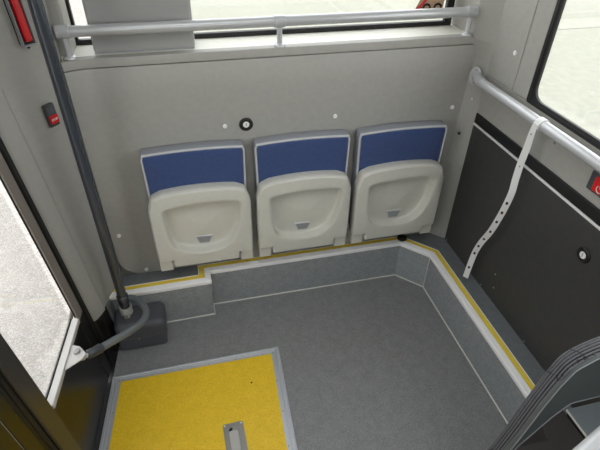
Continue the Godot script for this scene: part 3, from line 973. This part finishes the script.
func key_lock(label: String, at: Vector3, nrm: Vector3) -> void:
	var t := thing("panel_lock", label, "lock", at)
	var mb := MB.new()
	var rings := []
	var b := disc_basis(nrm)
	for q in [[0.026, 0.0], [0.026, 0.003], [0.021, 0.007], [0.0125, 0.005], [0.0125, 0.0]]: rings.append(MB.lift(circle(q[0], 26), q[1], Vector3.ZERO, b))
	mb.loft(rings, false, false, true)
	build(mb, "rubber_ring", M.rubber, t)
	var cyl := stud(t, "lock_cylinder", M.cap_white, Vector3.ZERO, nrm, 0.0123, 0.006, 0.0)
	mb = MB.new()
	mb.prism(rounded([Vector2(-0.0014, -0.006), Vector2(0.0014, -0.006), Vector2(0.0014, 0.006), Vector2(-0.0014, 0.006)], 0.0008, 2), 0.004, 0.0066, 0.0002, Vector3.ZERO, b)
	build(mb, "key_slot", M.tag_grey, cyl)

func small_things() -> void:
	key_lock("round key lock with black ring on the light grey rear wall", Vector3(0.205, 0.858, 0.0), Vector3.BACK)
	key_lock("round key lock with black ring on the black side panel", Vector3(XR - 0.004, 0.70, 0.776), Vector3.LEFT)
	# emergency hammer on the pillar
	var fr := face_frame(1.295)
	var a: Vector3 = fr[0]
	var b: Vector3 = fr[1]
	var B: Basis = fr[2]
	var o := a.lerp(b, 0.42) + B.z * 0.001
	var t := thing("emergency_hammer", "red emergency hammer in a clear grey holder on the door pillar", "hammer", o)
	var mb := MB.new()
	mb.rbox(B * Vector3(0, 0.02, 0.004), Vector3(0.044, 0.20, 0.008), 0.004, B)
	build(mb, "holder_plate", M.frame_brown, t)
	mb = MB.new()
	mb.rbox(B * Vector3(0, 0.02, 0.018), Vector3(0.022, 0.185, 0.016), 0.006, B)
	mb.rbox(B * Vector3(0, 0.10, 0.020), Vector3(0.020, 0.03, 0.03), 0.006, B)
	build(mb, "hammer_handle", M.red, t)
	for s in [-1.0, 1.0]:
		mb = MB.new()
		mb.rbox(B * Vector3(s * 0.0185, 0.02, 0.013), Vector3(0.004, 0.20, 0.018), 0.0018, B)
		build(mb, "holder_side", M.tag_grey, t)
	mb = MB.new()
	mb.rbox(B * Vector3(0, -0.083, 0.012), Vector3(0.040, 0.006, 0.018), 0.002, B)
	build(mb, "holder_foot", M.tag_grey, t)
	stud(t, "seal_tab", M.cap_white, B * Vector3(0.019, 0.055, 0.020), B.z, 0.005, 0.003)
	stud(t, "screw", M.rubber, B * Vector3(0.002, -0.092, 0.0), B.z, 0.004, 0.003)
	# stop button on the pillar
	fr = face_frame(0.995)
	a = fr[0]; b = fr[1]; B = fr[2]
	o = a.lerp(b, 0.46) + B.z * 0.0005
	t = thing("stop_button", "small dark push button unit with lit red key on the door pillar", "button", o)
	button_unit(t, B, Vector2(0.036, 0.074))
	# button on the side wall, half out of the frame
	B = Basis(Vector3(0, 0, 1), Vector3.UP, Vector3.LEFT)
	t = thing("assistance_button", "red push button in dark housing under the side handrail", "button", Vector3(XR, 0.918, 0.735))
	mb = MB.new()
	mb.rbox(B * Vector3(0, 0, 0.004), Vector3(0.10, 0.060, 0.010), 0.004, B)
	build(mb, "housing", M.housing, t)
	mb = MB.new()
	mb.rbox(B * Vector3(0.004, 0, 0.009), Vector3(0.062, 0.044, 0.010), 0.004, B)
	var key := build(mb, "red_key", M.red_lit, t)
	mb = MB.new()
	# plain wheel-and-seat sign
	var wheel := []
	for k in 15:
		var an := PI * 0.75 + PI * 1.35 * k / 14.0
		wheel.append(B * Vector3(0.002 + cos(an) * 0.0105, -0.006 + sin(an) * 0.0105, 0.0142))
	mb.tube(wheel, 0.0014, 6)
	mb.tube([B * Vector3(0.001, 0.010, 0.0142), B * Vector3(0.002, -0.002, 0.0142), B * Vector3(0.011, -0.003, 0.0142), B * Vector3(0.015, -0.013, 0.0142)], 0.0018, 6)
	mb.tube([B * Vector3(0.0005, 0.015, 0.0138), B * Vector3(0.0005, 0.015, 0.0148)], 0.003, 10)
	build(mb, "wheelchair_sign", M.cap_white, key)
	# sticker on the rear glass
	t = thing("window_sticker", "red, beige and black sticker at the edge of the rear window", "sticker", Vector3(0.965, 1.17, -0.1635))
	mb = MB.new()
	mb.prism(rounded([Vector2(-0.075, 0.0), Vector2(0.05, 0.0), Vector2(0.06, 0.16), Vector2(0.0, 0.16)], 0.02, 5), -0.0005, 0.0006, 0.0001)
	build(mb, "beige_sheet", mat(Color(0.72, 0.60, 0.50), 0.6), t)
	mb = MB.new()
	var arc := []
	for k in 12: arc.append(Vector3(-0.078 + 0.085 * sin(k / 11.0 * 1.35), 0.012 + 0.14 * (1.0 - cos(k / 11.0 * 1.35)) + 0.03 * k / 11.0, 0.001))
	mb.tube(arc, 0.006, 6)
	build(mb, "red_arc", M.red, t)
	for x in [-0.018, 0.028]:
		mb = MB.new()
		var lo := []
		for k in 9: lo.append(Vector3(x + cos(PI * k / 8.0) * 0.014, 0.025 + sin(PI * k / 8.0) * 0.013, 0.001))
		mb.tube(lo, 0.004, 6)
		build(mb, "black_arc", M.rubber, t)

func button_unit(t: Node3D, B: Basis, s: Vector2) -> void:
	var mb := MB.new()
	mb.rbox(B * Vector3(0, 0, 0.007), Vector3(s.x, s.y, 0.015), 0.005, B, 3)
	build(mb, "housing", M.housing, t)
	mb = MB.new()
	mb.rbox(B * Vector3(0, s.y * 0.22, 0.014), Vector3(s.x * 0.8, s.y * 0.36, 0.005), 0.002, B)
	build(mb, "upper_plate", M.tag_grey if false else M.drive_box, t)
	mb = MB.new()
	mb.rbox(B * Vector3(0, -s.y * 0.16, 0.015), Vector3(s.x * 0.84, s.y * 0.36, 0.010), 0.003, B)
	var k := build(mb, "red_key", M.red_lit, t)
	text_part(k, "stop_lettering", "STOP", 0.0095, M.cap_white, B * Vector3(0, -s.y * 0.16, 0.0202), B)

func near_seat() -> void:
	# backrest of a seat that faces the fold-up seats; only its corner shows
	var t := thing("fixed_seat", "dark ribbed fabric backrest with grey-green shell on the ledge by the side window", "seat", Vector3(0.89, 0.0, 1.15))
	var o := Vector3(-0.89, 0.0, -1.15)
	var side := [Vector2(0.640, 0.415), Vector2(0.653, 0.455), Vector2(0.672, 0.557), Vector2(0.690, 0.673), Vector2(0.705, 0.744), Vector2(0.724, 0.798), Vector2(0.768, 0.827), Vector2(0.83, 0.842), Vector2(0.95, 0.85), Vector2(1.04, 0.84), Vector2(1.08, 0.79), Vector2(1.085, 0.66), Vector2(0.775, 0.65), Vector2(0.745, 0.61), Vector2(0.690, 0.50), Vector2(0.675, 0.42)]
	var loop := side.duplicate()
	loop.reverse()
	var ins := rounded(MB.inset(loop, 0.005), 0.024, 5)
	var pipe := rounded(MB.inset(loop, 0.007), 0.024, 5)
	loop = rounded(loop, 0.022, 5)
	var c := Vector2(0.85, 0.74)
	# fabric cushion in front of the shell
	var mb := MB.new()
	slab(mb, loop, 1.142, 1.168, 0.006, o)
	build(mb, "backrest_cushion", M.black, t)
	# ribs of fabric following the edge
	for r in 6:
		var pts := []
		for k in 9:
			var p: Vector2 = side[k]
			var inw := Vector2(0.9, -0.45).normalized() if k < 5 else Vector2(0.25, -1.0).normalized()
			var q := p + inw * (0.0005 + 0.0007 * (r - 2.0) * (r - 2.0))
			pts.append(Vector3(q.x, q.y, 1.143 + 0.0062 * r) + o)
		mb = MB.new()
		mb.tube(spline(pts, 5), 0.0023, 8)
		build(mb, "fabric_rib", M.dark_weave, t)
	# cross weave over the upper corner
	for r in 26:
		var f := r / 25.0
		var p: Vector2 = Vector2(0.708, 0.750).lerp(Vector2(0.745, 0.815), f / 0.4) if f < 0.4 else Vector2(0.745, 0.815).lerp(Vector2(0.88, 0.847), (f - 0.4) / 0.6)
		var sl := 0.007 if r % 2 == 0 else -0.007
		mb = MB.new()
		mb.tube([Vector3(p.x - sl, p.y - sl * 0.5, 1.1415) + o, Vector3(p.x - 0.0012, p.y + 0.0034, 1.157) + o, Vector3(p.x + sl, p.y + sl * 0.4, 1.176) + o], 0.0011, 5)
		build(mb, "fabric_rib", M.black, t)
	# shell behind, with a pale piping at its edge
	mb = MB.new()
	slab(mb, ins, 1.168, 1.183, 0.002, o)
	build(mb, "backrest_shell", M.near_shell, t)
	var pts2 := []
	for p in pipe: pts2.append(Vector3(p.x, p.y, 1.1835) + o)
	pts2.append(pts2[0])
	mb = MB.new()
	mb.tube(pts2, 0.0014, 6)
	build(mb, "shell_piping", M.tag_grey, t)
	# dark pedestal under it
	mb = MB.new()
	var plan := [Vector2(0.658, -1.14), Vector2(0.84, -1.14), Vector2(0.875, -1.03), Vector2(0.942, -1.03), Vector2(0.942, -1.7), Vector2(0.658, -1.7)]
	plan.reverse()
	mb.prism(plan, 0.002, 0.392, 0.004, o, Basis(Vector3.RIGHT, Vector3(0, 0, -1), Vector3.UP), false)
	build(mb, "pedestal", M.dark_brown, t)
	mb = MB.new()
	mb.rbox(Vector3(1.03, 0.545, 1.19) + o, Vector3(0.05, 0.27, 0.022), 0.006)
	build(mb, "back_post", M.near_shell, t)
	# grey box beside the pedestal, on the ledge
	var g := thing("storage_box", "low grey-topped box on the ledge behind the ribbed seat backrest", "box", Vector3(1.03, LEDGE + 0.0105, 1.5))
	box_part(g, "box_body", M.dark_brown, Vector3(-0.08, 0.0, -0.42), Vector3(0.084, 0.18, 0.5), 0.004)
	box_part(g, "box_lid", M.box_grey, Vector3(-0.083, 0.18, -0.423), Vector3(0.084, 0.187, 0.503), 0.002)
	box_part(g, "lid_edge", M.seam, Vector3(-0.0855, 0.1795, -0.423), Vector3(-0.0832, 0.1875, 0.503), 0.0008)
	# grab rail close to the camera
	t = thing("grab_rail", "pale grey tubular grab rail behind the ribbed seat backrest", "handrail", Vector3(XR, 1.12, 1.212))
	mb = MB.new()
	mb.tube(spline([Vector3(0.0, 0, 0), Vector3(-0.35, 0, 0.121), Vector3(-0.8, 0, 0.276)], 4), 0.0165, 20)
	build(mb, "tube", M.rail, t)

# prism of an outline that is not star-shaped: the faces are triangulated
func slab(mb: MB, outline: Array, z0: float, z1: float, e: float, o: Vector3) -> void:
	var I := Basis.IDENTITY
	var small := MB.inset(outline, e)
	mb.loft([MB.lift(small, z0, o, I), MB.lift(outline, z0 + e, o, I), MB.lift(outline, z1 - e, o, I), MB.lift(small, z1, o, I)], false, false, true)
	var ids := Geometry2D.triangulate_polygon(PackedVector2Array(small))
	if ids.is_empty(): push_error("outline crosses itself")
	for k in range(0, ids.size(), 3):
		for q in [[z0, -1.0], [z1, 1.0]]:
			var a := o + Vector3(small[ids[k]].x, small[ids[k]].y, q[0])
			var b := o + Vector3(small[ids[k + 1]].x, small[ids[k + 1]].y, q[0])
			var d := o + Vector3(small[ids[k + 2]].x, small[ids[k + 2]].y, q[0])
			var nn := Vector3(0, 0, q[1])
			mb.tri(a, b, d, nn, nn, nn)
